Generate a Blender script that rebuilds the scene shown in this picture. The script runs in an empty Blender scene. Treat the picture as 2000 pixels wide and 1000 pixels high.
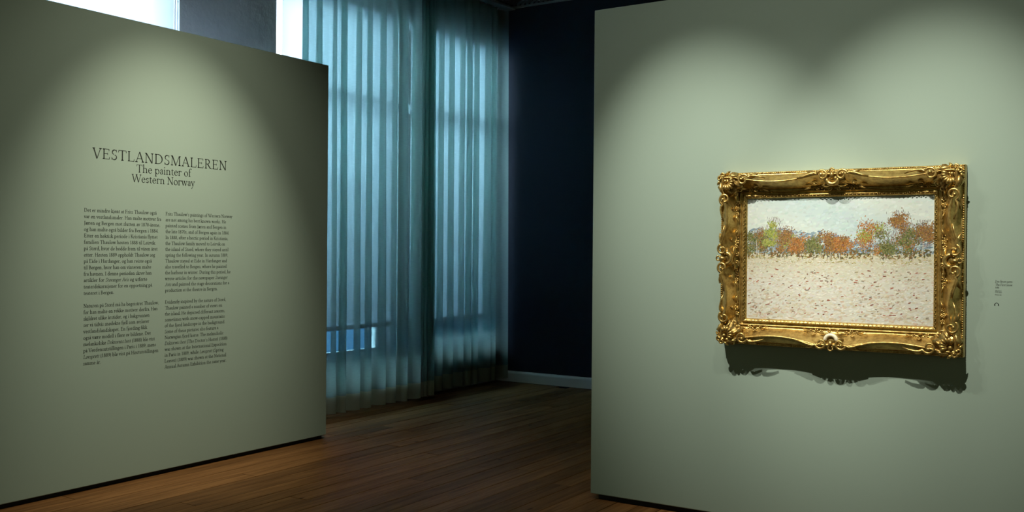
import bpy, bmesh, math, random
from mathutils import Vector, Matrix
PI = math.pi
sc = bpy.context.scene
C = sc.collection

# ------------------------------------------------------------------ camera
EYE = Vector((0, 0, 1.535))
F_PX = 1913.0
YAW, PITCH, ROLL = math.atan(1246 / F_PX), math.atan(9 / F_PX), 0.0082
_f0 = Vector((-math.sin(YAW), math.cos(YAW), 0)); _r0 = Vector((math.cos(YAW), math.sin(YAW), 0)); _u0 = Vector((0, 0, 1))
_f = _f0 * math.cos(PITCH) - _u0 * math.sin(PITCH)
_u1 = _u0 * math.cos(PITCH) + _f0 * math.sin(PITCH)
_r = _r0 * math.cos(ROLL) + _u1 * math.sin(ROLL)
_u = _u1 * math.cos(ROLL) - _r0 * math.sin(ROLL)
cam_d = bpy.data.cameras.new('camera'); cam_d.sensor_width = 36; cam_d.lens = 36 * F_PX / 2000
cam_d.clip_start = 0.05; cam_d.clip_end = 300
cam = bpy.data.objects.new('camera', cam_d); C.objects.link(cam)
cam.matrix_world = Matrix(((_r.x, _u.x, -_f.x, EYE.x), (_r.y, _u.y, -_f.y, EYE.y), (_r.z, _u.z, -_f.z, EYE.z), (0, 0, 0, 1)))
sc.camera = cam
def ray(px, py): return _f + _r * ((px - 1000) / F_PX) + _u * ((500 - py) / F_PX)
def on_x(px, py, X): d = ray(px, py); return EYE + d * ((X - EYE.x) / d.x)
def on_y(px, py, Y): d = ray(px, py); return EYE + d * ((Y - EYE.y) / d.y)

# ------------------------------------------------------------------ world, lights, exposure
w = bpy.data.worlds.new('world'); sc.world = w; w.use_nodes = True
w.node_tree.nodes['Background'].inputs[0].default_value = (0.60, 0.79, 1.0, 1)
w.node_tree.nodes['Background'].inputs[1].default_value = 18.5
sc.view_settings.view_transform = 'Standard'; sc.view_settings.look = 'None'
sc.view_settings.gamma = 1.0; sc.view_settings.use_curve_mapping = False
sc.view_settings.exposure = 0.0
sc.cycles.use_denoising = True
sc.cycles.transparent_max_bounces = 24
sc.cycles.max_bounces = 10; sc.cycles.diffuse_bounces = 5; sc.cycles.transmission_bounces = 8

def spot(name, loc, tgt, power, ang, blend=1.0, col=(1, 0.93, 0.80), rad=0.02):
    l = bpy.data.lights.new(name, 'SPOT'); l.energy = power; l.spot_size = math.radians(ang); l.spot_blend = blend
    l.color = col; l.shadow_soft_size = rad
    o = bpy.data.objects.new(name, l); C.objects.link(o); o.location = loc
    o.rotation_euler = (Vector(tgt) - Vector(loc)).to_track_quat('-Z', 'Y').to_euler()
    return o
WARM = (1.0, 0.94, 0.78); NEUT = (1.0, 0.97, 0.87)
def lamp_head(name, loc, tgt, power, ang, col, spill=0.30, sang=84):     # beam plus the spill of its reflector
    spot(name, loc, tgt, power, ang, 1.0, col); spot(name + '_spill', loc, tgt, power * spill, sang, 1.0, col)
lamp_head('spotlight_text_wall', (-3.55, 4.25, 4.28), (-5.61, 4.33, 1.42), 480, 47, WARM, 0.24)
lamp_head('spotlight_picture', (-2.55, 3.04, 4.30), (-2.10, 5.37, 1.62), 580, 35, NEUT, 0.09)
lamp_head('spotlight_picture', (-0.88, 3.04, 4.30), (-0.95, 5.37, 1.62), 580, 35, NEUT, 0.09)
lamp_head('spotlight_picture', (-2.15, 3.05, 4.30), (-1.50, 5.37, 1.45), 90, 36, NEUT, 0.05)
# added fill spots, bounced off the unseen walls behind and beside the viewer
spot('fill_spot', (0.6, -0.6, 4.25), (0.3, -3.0, 1.6), 600, 70, 1.0, WARM)
spot('fill_spot', (-3.4, -0.6, 4.25), (-3.6, -3.0, 1.6), 600, 70, 1.0, WARM)
spot('fill_spot', (1.0, 2.2, 4.25), (3.2, 2.4, 1.6), 600, 70, 1.0, WARM)

# ------------------------------------------------------------------ helpers
def link(name, me, mat=None, parent=None, smooth=False):
    o = bpy.data.objects.new(name, me); C.objects.link(o)
    if mat and not me.materials: me.materials.append(mat)
    if parent: o.parent = parent
    if smooth:
        for p in me.polygons: p.use_smooth = True
    return o
def mesh(name, verts, faces):
    me = bpy.data.meshes.new(name); me.from_pydata([tuple(v) for v in verts], [], faces); me.update(); return me
class MB:
    def __init__(s): s.v = []; s.f = []
    def add(s, vs, fs):
        n = len(s.v); s.v += [tuple(v) for v in vs]; s.f += [tuple(i + n for i in f) for f in fs]
    def box(s, a, b):
        (x0, y0, z0), (x1, y1, z1) = a, b
        s.add([(x0, y0, z0), (x1, y0, z0), (x1, y1, z0), (x0, y1, z0), (x0, y0, z1), (x1, y0, z1), (x1, y1, z1), (x0, y1, z1)],
              [(0, 3, 2, 1), (4, 5, 6, 7), (0, 1, 5, 4), (1, 2, 6, 5), (2, 3, 7, 6), (3, 0, 4, 7)])
        return s
    def tube(s, pts, rad, n=8, caps=True):
        pts = [Vector(p) for p in pts]; m = len(pts)
        if not hasattr(rad, '__len__'): rad = [rad] * m
        rings = []; prev = None
        for i in range(m):
            t = (pts[min(i + 1, m - 1)] - pts[max(i - 1, 0)]).normalized()
            a = Vector((0, 1, 0)) if prev is None else prev
            a = a - t * a.dot(t)
            if a.length < 1e-4: a = t.orthogonal()
            a.normalize(); prev = a; b = t.cross(a)
            rings.append([pts[i] + (a * math.cos(2 * PI * k / n) + b * math.sin(2 * PI * k / n)) * rad[i] for k in range(n)])
        vs = [v for r in rings for v in r]
        fs = [(i * n + k, i * n + (k + 1) % n, (i + 1) * n + (k + 1) % n, (i + 1) * n + k) for i in range(m - 1) for k in range(n)]
        if caps: fs += [tuple(range(n))[::-1], tuple((m - 1) * n + k for k in range(n))]
        s.add(vs, fs); return s
    def ball(s, c, rx, ry=None, rz=None, n=8, m=5):
        ry = rx if ry is None else ry; rz = rx if rz is None else rz
        vs = [(c[0], c[1], c[2] + rz)]
        for i in range(1, m):
            th = PI * i / m
            for k in range(n):
                ph = 2 * PI * k / n
                vs.append((c[0] + rx * math.sin(th) * math.cos(ph), c[1] + ry * math.sin(th) * math.sin(ph), c[2] + rz * math.cos(th)))
        vs.append((c[0], c[1], c[2] - rz)); L = len(vs) - 1
        fs = [(0, 1 + k, 1 + (k + 1) % n) for k in range(n)]
        for i in range(m - 2):
            fs += [(1 + i * n + k, 1 + (i + 1) * n + k, 1 + (i + 1) * n + (k + 1) % n, 1 + i * n + (k + 1) % n) for k in range(n)]
        b = 1 + (m - 2) * n
        fs += [(L, b + (k + 1) % n, b + k) for k in range(n)]
        s.add(vs, fs); return s
    def build(s, name, mat, parent=None, smooth=False, fix=False):
        me = mesh(name, s.v, s.f)
        if fix:
            bm = bmesh.new(); bm.from_mesh(me); bmesh.ops.recalc_face_normals(bm, faces=bm.faces); bm.to_mesh(me); bm.free()
        return link(name, me, mat, parent, smooth)
def bevel_box(name, a, b, r, mat, parent=None, seg=2):
    bm = bmesh.new(); bmesh.ops.create_cube(bm, size=1)
    for v in bm.verts:
        v.co = Vector([a[i] + (v.co[i] + 0.5) * (b[i] - a[i]) for i in range(3)])
    bmesh.ops.bevel(bm, geom=bm.edges[:], offset=r, segments=seg, affect='EDGES', profile=0.5)
    me = bpy.data.meshes.new(name); bm.to_mesh(me); bm.free()
    return link(name, me, mat, parent)
def empty(name, loc=(0, 0, 0)):
    o = bpy.data.objects.new(name, None); o.empty_display_size = 0.1; C.objects.link(o); o.location = loc; return o
def tag(o, label, cat=None, group=None):
    o['label'] = label
    if cat: o['category'] = cat
    if group: o['group'] = group
    return o
def struct(o, label=None):
    o['kind'] = 'structure'
    if label: o['label'] = label
    return o

# ------------------------------------------------------------------ materials
def new_mat(name):
    m = bpy.data.materials.new(name); m.use_nodes = True; nt = m.node_tree
    return m, nt, nt.nodes['Principled BSDF'], nt.nodes['Material Output']
def node(nt, t, **kw):
    n = nt.nodes.new(t)
    for k, v in kw.items():
        if k in n.inputs: n.inputs[k].default_value = v
        else: setattr(n, k, v)
    return n
def simple(name, col, rough=0.6, metal=0.0, bump=0.0, bscale=200, var=0.0, vscale=3.0, spec=0.5):
    m, nt, p, out = new_mat(name)
    p.inputs['Base Color'].default_value = (*col, 1); p.inputs['Roughness'].default_value = rough
    p.inputs['Metallic'].default_value = metal; p.inputs['Specular IOR Level'].default_value = spec
    tc = node(nt, 'ShaderNodeTexCoord')
    if var:
        nz = node(nt, 'ShaderNodeTexNoise', Scale=vscale, Detail=6.0); nt.links.new(tc.outputs['Object'], nz.inputs['Vector'])
        mx = node(nt, 'ShaderNodeMix', data_type='RGBA')
        mx.inputs[6].default_value = (*[c * (1 - var) for c in col], 1); mx.inputs[7].default_value = (*[min(1, c * (1 + var)) for c in col], 1)
        nt.links.new(nz.outputs['Fac'], mx.inputs[0]); nt.links.new(mx.outputs[2], p.inputs['Base Color'])
    if bump:
        nb = node(nt, 'ShaderNodeTexNoise', Scale=bscale, Detail=4.0); nt.links.new(tc.outputs['Object'], nb.inputs['Vector'])
        b = node(nt, 'ShaderNodeBump', Strength=bump, Distance=0.01); nt.links.new(nb.outputs['Fac'], b.inputs['Height'])
        nt.links.new(b.outputs[0], p.inputs['Normal'])
    return m
M = {}
M['sage'] = simple('sage_paint', (0.295, 0.375, 0.302), 0.75, bump=0.04, bscale=350, var=0.03, vscale=1.2, spec=0.25)
M['black'] = simple('black_plinth', (0.006, 0.006, 0.006), 0.8)
M['navy'] = simple('navy_paint', (0.012, 0.018, 0.029), 0.7, bump=0.03, spec=0.2)
M['plaster'] = simple('white_plaster', (0.90, 0.90, 0.89), 0.8, bump=0.8, bscale=11, var=0.05, vscale=6)
M['trim'] = simple('white_trim', (0.60, 0.58, 0.52), 0.45)
M['winframe'] = simple('white_window_paint', (0.7, 0.72, 0.72), 0.4)
M['sill'] = simple('grey_stone_sill', (0.16, 0.18, 0.20), 0.7)
M['white'] = simple('white_bounce', (0.88, 0.88, 0.87), 0.7)  # for the added board that throws window light onto the pier
M['darkwall'] = simple('dark_wall', (0.035, 0.04, 0.04), 0.8)
M['ceil'] = simple('dark_ceiling', (0.02, 0.02, 0.018), 0.9)
M['slat'] = simple('dark_metal_slat', (0.10, 0.10, 0.095), 0.5, metal=0.3)
M['rail'] = simple('grey_aluminium', (0.30, 0.31, 0.30), 0.45, metal=0.6)
M['ink'] = simple('black_vinyl', (0.012, 0.016, 0.010), 0.55)
M['ground'] = simple('outdoor_ground', (0.030, 0.066, 0.112), 0.9, var=0.2, vscale=0.3, spec=0.0)
# gold with darker worn patches
def gold_mat(name, bright=1.0):
    m, nt, p, out = new_mat(name)
    tc = node(nt, 'ShaderNodeTexCoord')
    nz = node(nt, 'ShaderNodeTexNoise', Scale=38.0, Detail=6.0, Roughness=0.65); nt.links.new(tc.outputs['Object'], nz.inputs['Vector'])
    r = node(nt, 'ShaderNodeValToRGB'); e = r.color_ramp.elements
    e[0].position = 0.28; e[0].color = (0.25 * bright, 0.135 * bright, 0.03 * bright, 1)
    e[1].position = 0.58; e[1].color = (0.62 * bright, 0.43 * bright, 0.135 * bright, 1)
    nt.links.new(nz.outputs['Fac'], r.inputs[0]); nt.links.new(r.outputs[0], p.inputs['Base Color'])
    p.inputs['Metallic'].default_value = 0.84; p.inputs['Roughness'].default_value = 0.35
    nb = node(nt, 'ShaderNodeTexNoise', Scale=160.0, Detail=3.0); nt.links.new(tc.outputs['Object'], nb.inputs['Vector'])
    b = node(nt, 'ShaderNodeBump', Strength=0.25, Distance=0.004); nt.links.new(nb.outputs['Fac'], b.inputs['Height']); nt.links.new(b.outputs[0], p.inputs['Normal'])
    return m
M['gold'] = gold_mat('old_gold'); M['gold2'] = gold_mat('antique_gold', 0.85)
M['ivory'] = simple('pale_ivory_gilt', (0.85, 0.76, 0.52), 0.5, metal=0.1)  # pale tone of the arch at the bottom centre
# floor boards
def floor_mat():
    m, nt, p, out = new_mat('pine_boards')
    tc = node(nt, 'ShaderNodeTexCoord'); oi = node(nt, 'ShaderNodeObjectInfo')
    mp = node(nt, 'ShaderNodeMapping'); mp.inputs['Scale'].default_value = (30, 1.6, 10)
    ad = node(nt, 'ShaderNodeVectorMath', operation='ADD'); ml = node(nt, 'ShaderNodeMath', operation='MULTIPLY'); ml.inputs[1].default_value = 57.0
    nt.links.new(oi.outputs['Random'], ml.inputs[0]); nt.links.new(tc.outputs['Object'], ad.inputs[0]); nt.links.new(ml.outputs[0], ad.inputs[1])
    nt.links.new(ad.outputs[0], mp.inputs['Vector'])
    nz = node(nt, 'ShaderNodeTexNoise', Scale=1.0, Detail=8.0, Roughness=0.62, Distortion=0.8); nt.links.new(mp.outputs[0], nz.inputs['Vector'])
    r = node(nt, 'ShaderNodeValToRGB'); e = r.color_ramp.elements
    e[0].position = 0.30; e[0].color = (0.135, 0.056, 0.016, 1); e[1].position = 0.72; e[1].color = (0.34, 0.165, 0.056, 1)
    nt.links.new(nz.outputs['Fac'], r.inputs[0])
    kn = node(nt, 'ShaderNodeTexVoronoi', Scale=2.4); mk = node(nt, 'ShaderNodeMapping'); mk.inputs['Scale'].default_value = (2.2, 0.8, 1)
    nt.links.new(ad.outputs[0], mk.inputs['Vector']); nt.links.new(mk.outputs[0], kn.inputs['Vector'])
    kr = node(nt, 'ShaderNodeValToRGB'); ke = kr.color_ramp.elements
    ke[0].position = 0.03; ke[0].color = (0.25, 0.2, 0.15, 1); ke[1].position = 0.075; ke[1].color = (1, 1, 1, 1)
    nt.links.new(kn.outputs['Distance'], kr.inputs[0])
    mu = node(nt, 'ShaderNodeMix', data_type='RGBA', blend_type='MULTIPLY'); mu.inputs[0].default_value = 1
    nt.links.new(r.outputs[0], mu.inputs[6]); nt.links.new(kr.outputs[0], mu.inputs[7])
    hs = node(nt, 'ShaderNodeHueSaturation'); mr = node(nt, 'ShaderNodeMapRange'); mr.inputs['To Min'].default_value = 0.72; mr.inputs['To Max'].default_value = 1.25
    nt.links.new(oi.outputs['Random'], mr.inputs['Value']); nt.links.new(mr.outputs[0], hs.inputs['Value']); nt.links.new(mu.outputs[2], hs.inputs['Color'])
    nt.links.new(hs.outputs[0], p.inputs['Base Color'])
    p.inputs['Roughness'].default_value = 0.5; p.inputs['Specular IOR Level'].default_value = 0.08
    b = node(nt, 'ShaderNodeBump', Strength=0.15, Distance=0.004); nt.links.new(nz.outputs['Fac'], b.inputs['Height']); nt.links.new(b.outputs[0], p.inputs['Normal'])
    return m
M['floor'] = floor_mat()
def cloth_mat(name, transp, tcol, trans_w, lcol, dcol, weave=True):
    m, nt, p, out = new_mat(name); nt.nodes.remove(p)
    tr = node(nt, 'ShaderNodeBsdfTransparent'); tr.inputs[0].default_value = (*tcol, 1)
    tl = node(nt, 'ShaderNodeBsdfTranslucent'); tl.inputs[0].default_value = (*lcol, 1)
    df = node(nt, 'ShaderNodeBsdfDiffuse'); df.inputs[0].default_value = (*dcol, 1)
    m1 = node(nt, 'ShaderNodeMixShader'); m1.inputs[0].default_value = trans_w
    nt.links.new(df.outputs[0], m1.inputs[1]); nt.links.new(tl.outputs[0], m1.inputs[2])
    m2 = node(nt, 'ShaderNodeMixShader'); m2.inputs[0].default_value = transp
    nt.links.new(m1.outputs[0], m2.inputs[1]); nt.links.new(tr.outputs[0], m2.inputs[2])
    if weave:
        tc = node(nt, 'ShaderNodeTexCoord'); mp = node(nt, 'ShaderNodeMapping'); mp.inputs['Scale'].default_value = (22, 22, 500)
        nz = node(nt, 'ShaderNodeTexNoise', Scale=1.0, Detail=3.0); nt.links.new(tc.outputs['Object'], mp.inputs['Vector']); nt.links.new(mp.outputs[0], nz.inputs['Vector'])
        mr = node(nt, 'ShaderNodeMapRange'); mr.inputs['From Min'].default_value = 0.3; mr.inputs['From Max'].default_value = 0.7
        mr.inputs['To Min'].default_value = transp * 0.88; mr.inputs['To Max'].default_value = transp * 1.12
        nt.links.new(nz.outputs['Fac'], mr.inputs['Value']); nt.links.new(mr.outputs[0], m2.inputs[0])
    nt.links.new(m2.outputs[0], out.inputs['Surface'])
    return m
M['curtain'] = cloth_mat('sheer_curtain', 0.41, (0.49, 0.74, 0.705), 0.60, (0.35, 0.505, 0.445), (0.30, 0.34, 0.285))
M['hem'] = cloth_mat('curtain_hem', 0.07, (0.6, 0.8, 0.7), 0.25, (0.30, 0.36, 0.26), (0.36, 0.38, 0.27))
M['blind'] = cloth_mat('white_blind', 0.02, (1, 1, 1), 0.5, (0.60, 0.59, 0.63), (0.72, 0.72, 0.74), weave=False)
def glass_mat():
    m, nt, p, out = new_mat('window_glass'); nt.nodes.remove(p)
    tr = node(nt, 'ShaderNodeBsdfTransparent'); tr.inputs[0].default_value = (0.93, 0.97, 0.98, 1)
    gl = node(nt, 'ShaderNodeBsdfGlossy', Roughness=0.02); mx = node(nt, 'ShaderNodeMixShader'); fr = node(nt, 'ShaderNodeFresnel', IOR=1.3)
    nt.links.new(fr.outputs[0], mx.inputs[0]); nt.links.new(tr.outputs[0], mx.inputs[1]); nt.links.new(gl.outputs[0], mx.inputs[2]); nt.links.new(mx.outputs[0], out.inputs['Surface'])
    return m
M['glass'] = glass_mat()
def paint_mat():
    m, nt, p, out = new_mat('oil_paint')
    a = node(nt, 'ShaderNodeAttribute', attribute_name='Col'); nt.links.new(a.outputs['Color'], p.inputs['Base Color'])
    p.inputs['Roughness'].default_value = 0.6; p.inputs['Specular IOR Level'].default_value = 0.2
    return m
M['paint'] = paint_mat()

# ------------------------------------------------------------------ room shell
XW, YN, ZC = -6.50, 9.66, 4.42            # window wall face, navy wall face, ceiling
XR, YB = 3.2, -3.0
rnd = random.Random(5)
fl = struct(MB().box((XW, YB, -0.12), (XR, YN, -0.022)).build('floor', M['black']), 'dark brown wooden plank floor')
pw = 0.145; x = XW + 0.003
meshes = {}
while x < XR - 0.02:
    y = YB - rnd.uniform(0, 2.5)
    while y < YN:
        L = rnd.choice((2.4, 3.0, 3.6, 4.2)); y1 = y + L
        a, b = max(y, YB), min(y1, YN - 0.004)
        if b - a > 0.15:
            o = MB().box((-pw / 2 + 0.0026, -(b - a) / 2 + 0.0018, -0.022), (pw / 2 - 0.0026, (b - a) / 2 - 0.0018, 0)).build('plank', M['floor'], fl)
            o.location = (x + pw / 2, (a + b) / 2, rnd.uniform(-0.0012, 0.0))
        y = y1
    x += pw
struct(MB().box((XW - 0.35, YB - 0.1, ZC + 0.04), (XR + 0.1, YN + 0.1, ZC + 0.16)).build('ceiling', M['ceil']), 'dark ceiling with narrow diagonal slats')
ceil = bpy.data.objects['ceiling']
sl = MB()                                   # narrow diagonal ceiling slats near the window corner
cx0, cx1, cy0, cy1 = XW + 0.02, -2.6, 7.6, YN - 0.02
k = cx0 + cy0
while k < cx1 + cy1:
    x0 = max(cx0, k - cy1); x1 = min(cx1, k - cy0)
    if x1 - x0 > 0.05:
        a, b = Vector((x0, k - x0, 0)), Vector((x1, k - x1, 0)); nrm = Vector((0.0095, 0.0095, 0))
        p = [a - nrm, b - nrm, b + nrm, a + nrm]
        vs = [(q.x, q.y, ZC - 0.012) for q in p] + [(q.x, q.y, ZC + 0.04) for q in p]
        sl.add(vs, [(0, 1, 2, 3)[::-1], (4, 5, 6, 7), (0, 1, 5, 4), (1, 2, 6, 5), (2, 3, 7, 6), (3, 0, 4, 7)])
    k += 0.062
o = sl.build('ceiling_slats', M['slat'], ceil, fix=True); o['kind'] = 'stuff'
# window wall: piers, breast and head around three openings
WINS = [(3.30, 5.095), (6.128, 7.82), (7.94, 9.63)]; SILL, HEAD = 0.47, 3.98
ww = MB(); xo = XW - 0.35; ys = [YB] + [v for ab in WINS for v in ab] + [YN]
for i in range(0, len(ys), 2): ww.box((xo, ys[i], -0.12), (XW, ys[i + 1], ZC + 0.1))
for a, b in WINS:
    ww.box((xo, a, -0.12), (XW, b, SILL)); ww.box((xo, a, HEAD), (XW, b, ZC + 0.1))
struct(ww.build('wall_left', M['plaster']), 'white plaster window wall behind the curtains')
struct(MB().box((xo, YN, -0.12), (XR + 0.1, YN + 0.1, ZC + 0.1)).build('wall_back', M['navy']), 'dark navy blue painted end wall')
struct(MB().box((XR, YB, -0.12), (XR + 0.1, YN, ZC + 0.1)).build('wall_right', M['sage']), 'sage green side wall')
struct(MB().box((xo, YB - 0.1, -0.12), (XR + 0.1, YB, ZC + 0.1)).build('wall_front', M['sage']), 'sage green wall behind the viewer')
def skirting(name, pts, depth, axis, lab):
    prof = [(0, 0.004), (0.016, 0.004), (0.016, 0.100), (0.012, 0.112), (0.007, 0.118), (0.004, 0.130), (0, 0.130)]
    vs = []
    for c in pts:
        for d, z in prof:
            vs.append((c, YN - d, z) if axis == 'x' else (XW + d, c, z))
    n = len(prof); fs = [(i, (i + 1) % n, n + (i + 1) % n, n + i) for i in range(n)] + [tuple(range(n)), tuple(range(n, 2 * n))[::-1]]
    b = MB(); b.add(vs, fs); return struct(b.build(name, M['trim'], fix=True), lab)
skirting('baseboard_back', (XW + 0.001, XR), 0.016, 'x', 'off white baseboard along the navy wall')
skirting('baseboard_left', (YB, YN - 0.018), 0.016, 'y', 'white baseboard under the windows')
struct(MB().box((XW, YN - 0.022, ZC - 0.035), (XR, YN, ZC - 0.012)).build('trim_1', M['rail']), 'grey metal ceiling edge trim on navy wall')
# windows with frames, transom and panes
for i, (a, b) in enumerate(WINS):
    r = empty('window_%d' % (i + 1), (XW - 0.24, (a + b) / 2, SILL)); struct(r, 'white framed window in the plaster wall')
    hw = (b - a) / 2; H = HEAD - SILL; f = 0.055
    def bar(name, y0, y1, z0, z1, dx=0.03):
        return MB().box((-dx, y0, z0), (dx, y1, z1)).build(name, M['winframe'], r)
    bar('frame_stile', -hw, -hw + f, 0, H); bar('frame_stile', hw - f, hw, 0, H)
    bar('frame_rail', -hw + f, hw - f, 0, f); bar('frame_rail', -hw + f, hw - f, H - f, H)
    zt = 3.02 - SILL; bar('transom', -hw + f, hw - f, zt, zt + 0.09, 0.035)
    for z0, z1 in ((f, zt), (zt + 0.09, H - f)):
        MB().box((-0.004, -hw + f, z0), (0.004, hw - f, z1)).build('pane', M['glass'], r)
    bevel_box('window_sill', (0.03, -hw, 0.0), (0.225, hw, 0.025), 0.004, M['sill'], r)
g = MB().box((-120, -80, -1.3), (XW - 0.4, 90, -1.2)).build('ground', M['ground']); struct(g, 'pale ground outside the windows')

struct(MB().box((-9.6, -6, -1.2), (-9.2, 16, 2.55)).build('sky_blocker_outside', M['ground']), 'added blue grey block against low skylight outside the windows')  # added to keep low skylight off the bottom of the curtains

# ------------------------------------------------------------------ roller blinds
def blind(y0, y1, zb, label, wires=False):
    X = XW - 0.022; r = empty('roller_blind', (X, (y0 + y1) / 2, zb)); tag(r, label, 'blind', 'roller blinds in the windows')
    hw = (y1 - y0) / 2; n = 10; m = 24; vs = []; fs = []
    H = HEAD - zb - 0.03
    for j in range(m + 1):
        for i in range(n + 1):
            t = i / n; vs.append((0.004 * math.sin(PI * t) * math.sin(3 * j / m), -hw + 2 * hw * t, 0.02 + H * j / m))
    fs = [(j * (n + 1) + i, j * (n + 1) + i + 1, (j + 1) * (n + 1) + i + 1, (j + 1) * (n + 1) + i) for j in range(m) for i in range(n)]
    b = MB(); b.add(vs, fs); b.build('blind_fabric', M['blind'], r, smooth=True)
    bevel_box('bottom_bar', (-0.008, -hw, -0.018), (0.008, hw, 0.024), 0.003, M['rail'], r)
    MB().tube([(-0.02, -hw, H), (-0.02, hw, H)], 0.022, 12).build('roller_tube', M['rail'], r, smooth=True)
    if wires:
        MB().tube([(0.008, hw + 0.008, -0.3), (0.008, hw + 0.008, H)], 0.003, 6).build('guide_wire', M['winframe'], r)
        MB().tube([(0.014, hw + 0.028, -0.3), (0.014, hw + 0.028, H)], 0.003, 6).build('pull_cord', M['winframe'], r)
        MB().ball((0.014, hw + 0.028, 2.72), 0.006).build('cord_bead', M['winframe'], r)
    return r
blind(3.36, 5.055, 0.78, 'white roller blind in the window not covered by curtains', True)
blind(6.215, 7.785, 0.78, 'white roller blind behind the curtain beside the plaster pier')
blind(8.04, 9.53, 0.78, 'white roller blind behind the curtain next to navy wall')

# ------------------------------------------------------------------ curtains
def curtain(y0, y1, edges, seed, xc, label, dense):
    """edges: list of fold boundaries (y); sheer cloth running in S-folds"""
    rn = random.Random(seed); ZT = 4.355; ZB = 0.045; HEM = 0.155
    ks = []                                     # control points of the folded ground plan, front / back alternating
    side = 1
    for e in edges:
        ks.append((e, side, rn.uniform(0.8, 1.15), rn.uniform(-1, 1), rn.uniform(-1, 1))); side = -side
    rows = [ZB + (ZT - ZB) * (j / 44) for j in range(45)]
    rows = sorted(set([ZB, ZB + HEM * 0.5, ZB + HEM] + [z for z in rows if z > ZB + HEM + 0.03]))
    sub = 7; grid = []
    for z in rows:
        t = (z - ZB) / (ZT - ZB); A = 0.064 - 0.018 * t
        P = []
        for i, (e, s_, am, d1, d2) in enumerate(ks):
            P.append((xc + s_ * A * am, e + 0.016 * d1 * (1 - t) + 0.004 * d2 * math.sin(2.2 * z + 5 * d1)))
        line = []
        for i in range(len(P) - 1):
            (xa, ya), (xb, yb) = P[i], P[i + 1]
            for q in range(sub):
                u = q / sub; sm = u * u * u * (u * (u * 6 - 15) + 10)
                sm = 0.35 * u + 0.65 * sm; ov = 0.016 * (1 if xb > xa else 0.5) * math.sin(2 * PI * u)          # swell so the folds turn back on themselves
                line.append((xa + (xb - xa) * sm, ya + (yb - ya) * u + ov, z + (0.004 * math.sin(9 * ya) if z == ZB else 0)))
        line.append((P[-1][0], P[-1][1], z)); grid.append(line)
    r = empty('curtain', (xc, (y0 + y1) / 2, ZB)); tag(r, label, 'curtain', 'sheer curtains')
    off = Vector(r.location); nc = len(grid[0]); jh = rows.index(ZB + HEM)
    def piece(name, j0, j1, mat):
        vs = [Vector(p) - off for j in range(j0, j1 + 1) for p in grid[j]]
        fs = [(j * nc + i, j * nc + i + 1, (j + 1) * nc + i + 1, (j + 1) * nc + i) for j in range(j1 - j0) for i in range(nc - 1)]
        b = MB(); b.add(vs, fs); return b.build(name, mat, r, smooth=True)
    piece('sheer_cloth', jh, len(rows) - 1, M['curtain'])
    h = piece('hem', 0, jh, M['hem']); h['label'] = 'darker doubled hem of the curtain'
    return r
def ylist(y0, y1, seed, squeeze):
    rn = random.Random(seed); out = [y0]; y = y0; long_ = False
    while y < y1:
        st = (0.140 * (1 + rn.uniform(-0.40, 0.45))) if long_ else 0.034 * (1 + rn.uniform(-0.4, 0.5))
        if squeeze[0] < y < squeeze[1]: st *= squeeze[2] if long_ else 0.7
        y += st; out.append(min(y, y1)); long_ = not long_
    return out
curtain(6.20, 8.04, ylist(6.20, 8.04, 3, (7.74, 8.04, 0.30)), 11, -6.230, 'sheer sage curtain hanging beside the white plaster pier', None)
curtain(7.93, 9.625, ylist(7.93, 9.62, 8, (7.9, 8.20, 0.32)), 23, -6.388, 'sheer sage curtain hanging next to the navy wall', None)
tr = empty('curtain_track', (-6.31, 7.9, 4.36)); tag(tr, 'grey metal curtain track along the ceiling', 'curtain track')
bevel_box('track_profile', (-0.055, -1.75, 0.0), (0.055, 1.735, 0.028), 0.004, M['rail'], tr)
for yy in (-1.2, 0.0, 1.2): MB().box((-0.02, yy - 0.02, 0.028), (0.02, yy + 0.02, ZC + 0.04 - 4.36)).build('bracket', M['rail'], tr)

# ------------------------------------------------------------------ partitions
XL, YR = -5.61, 5.372
pl_ = empty('partition_wall', (XL - 0.1, 3.7, 0)); tag(pl_, 'sage green freestanding partition printed with the exhibition title and text', 'partition')
bevel_box('wall_panel', (-0.1, -2.2, 0.030), (0.1, 5.86 - 3.7, 3.035), 0.004, M['sage'], pl_)
MB().box((-0.08, -2.17, 0.0), (0.075, 5.83 - 3.7, 0.031)).build('plinth', M['black'], pl_)['label'] = 'black recessed plinth'
MB().box((-0.112, -2.19, 0.032), (-0.1, 5.855 - 3.7, 3.033)).build('bounce_board', M['white'], pl_)['label'] = 'added white bounce board behind the partition'  # added, unseen: bounces window light back onto the plaster pier
pr_ = empty('partition_wall', (-1.0, YR + 0.1, 0)); tag(pr_, 'sage green freestanding partition carrying the gold framed landscape painting', 'partition')
bevel_box('wall_panel', (-2.903 + 1.0, -0.1, 0.035), (1.9, 0.1, 3.035), 0.005, M['sage'], pr_)
MB().box((-2.86 + 1.0, -0.07, 0.0), (1.87, 0.08, 0.036)).build('plinth', M['black'], pr_)['label'] = 'black recessed plinth'

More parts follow.
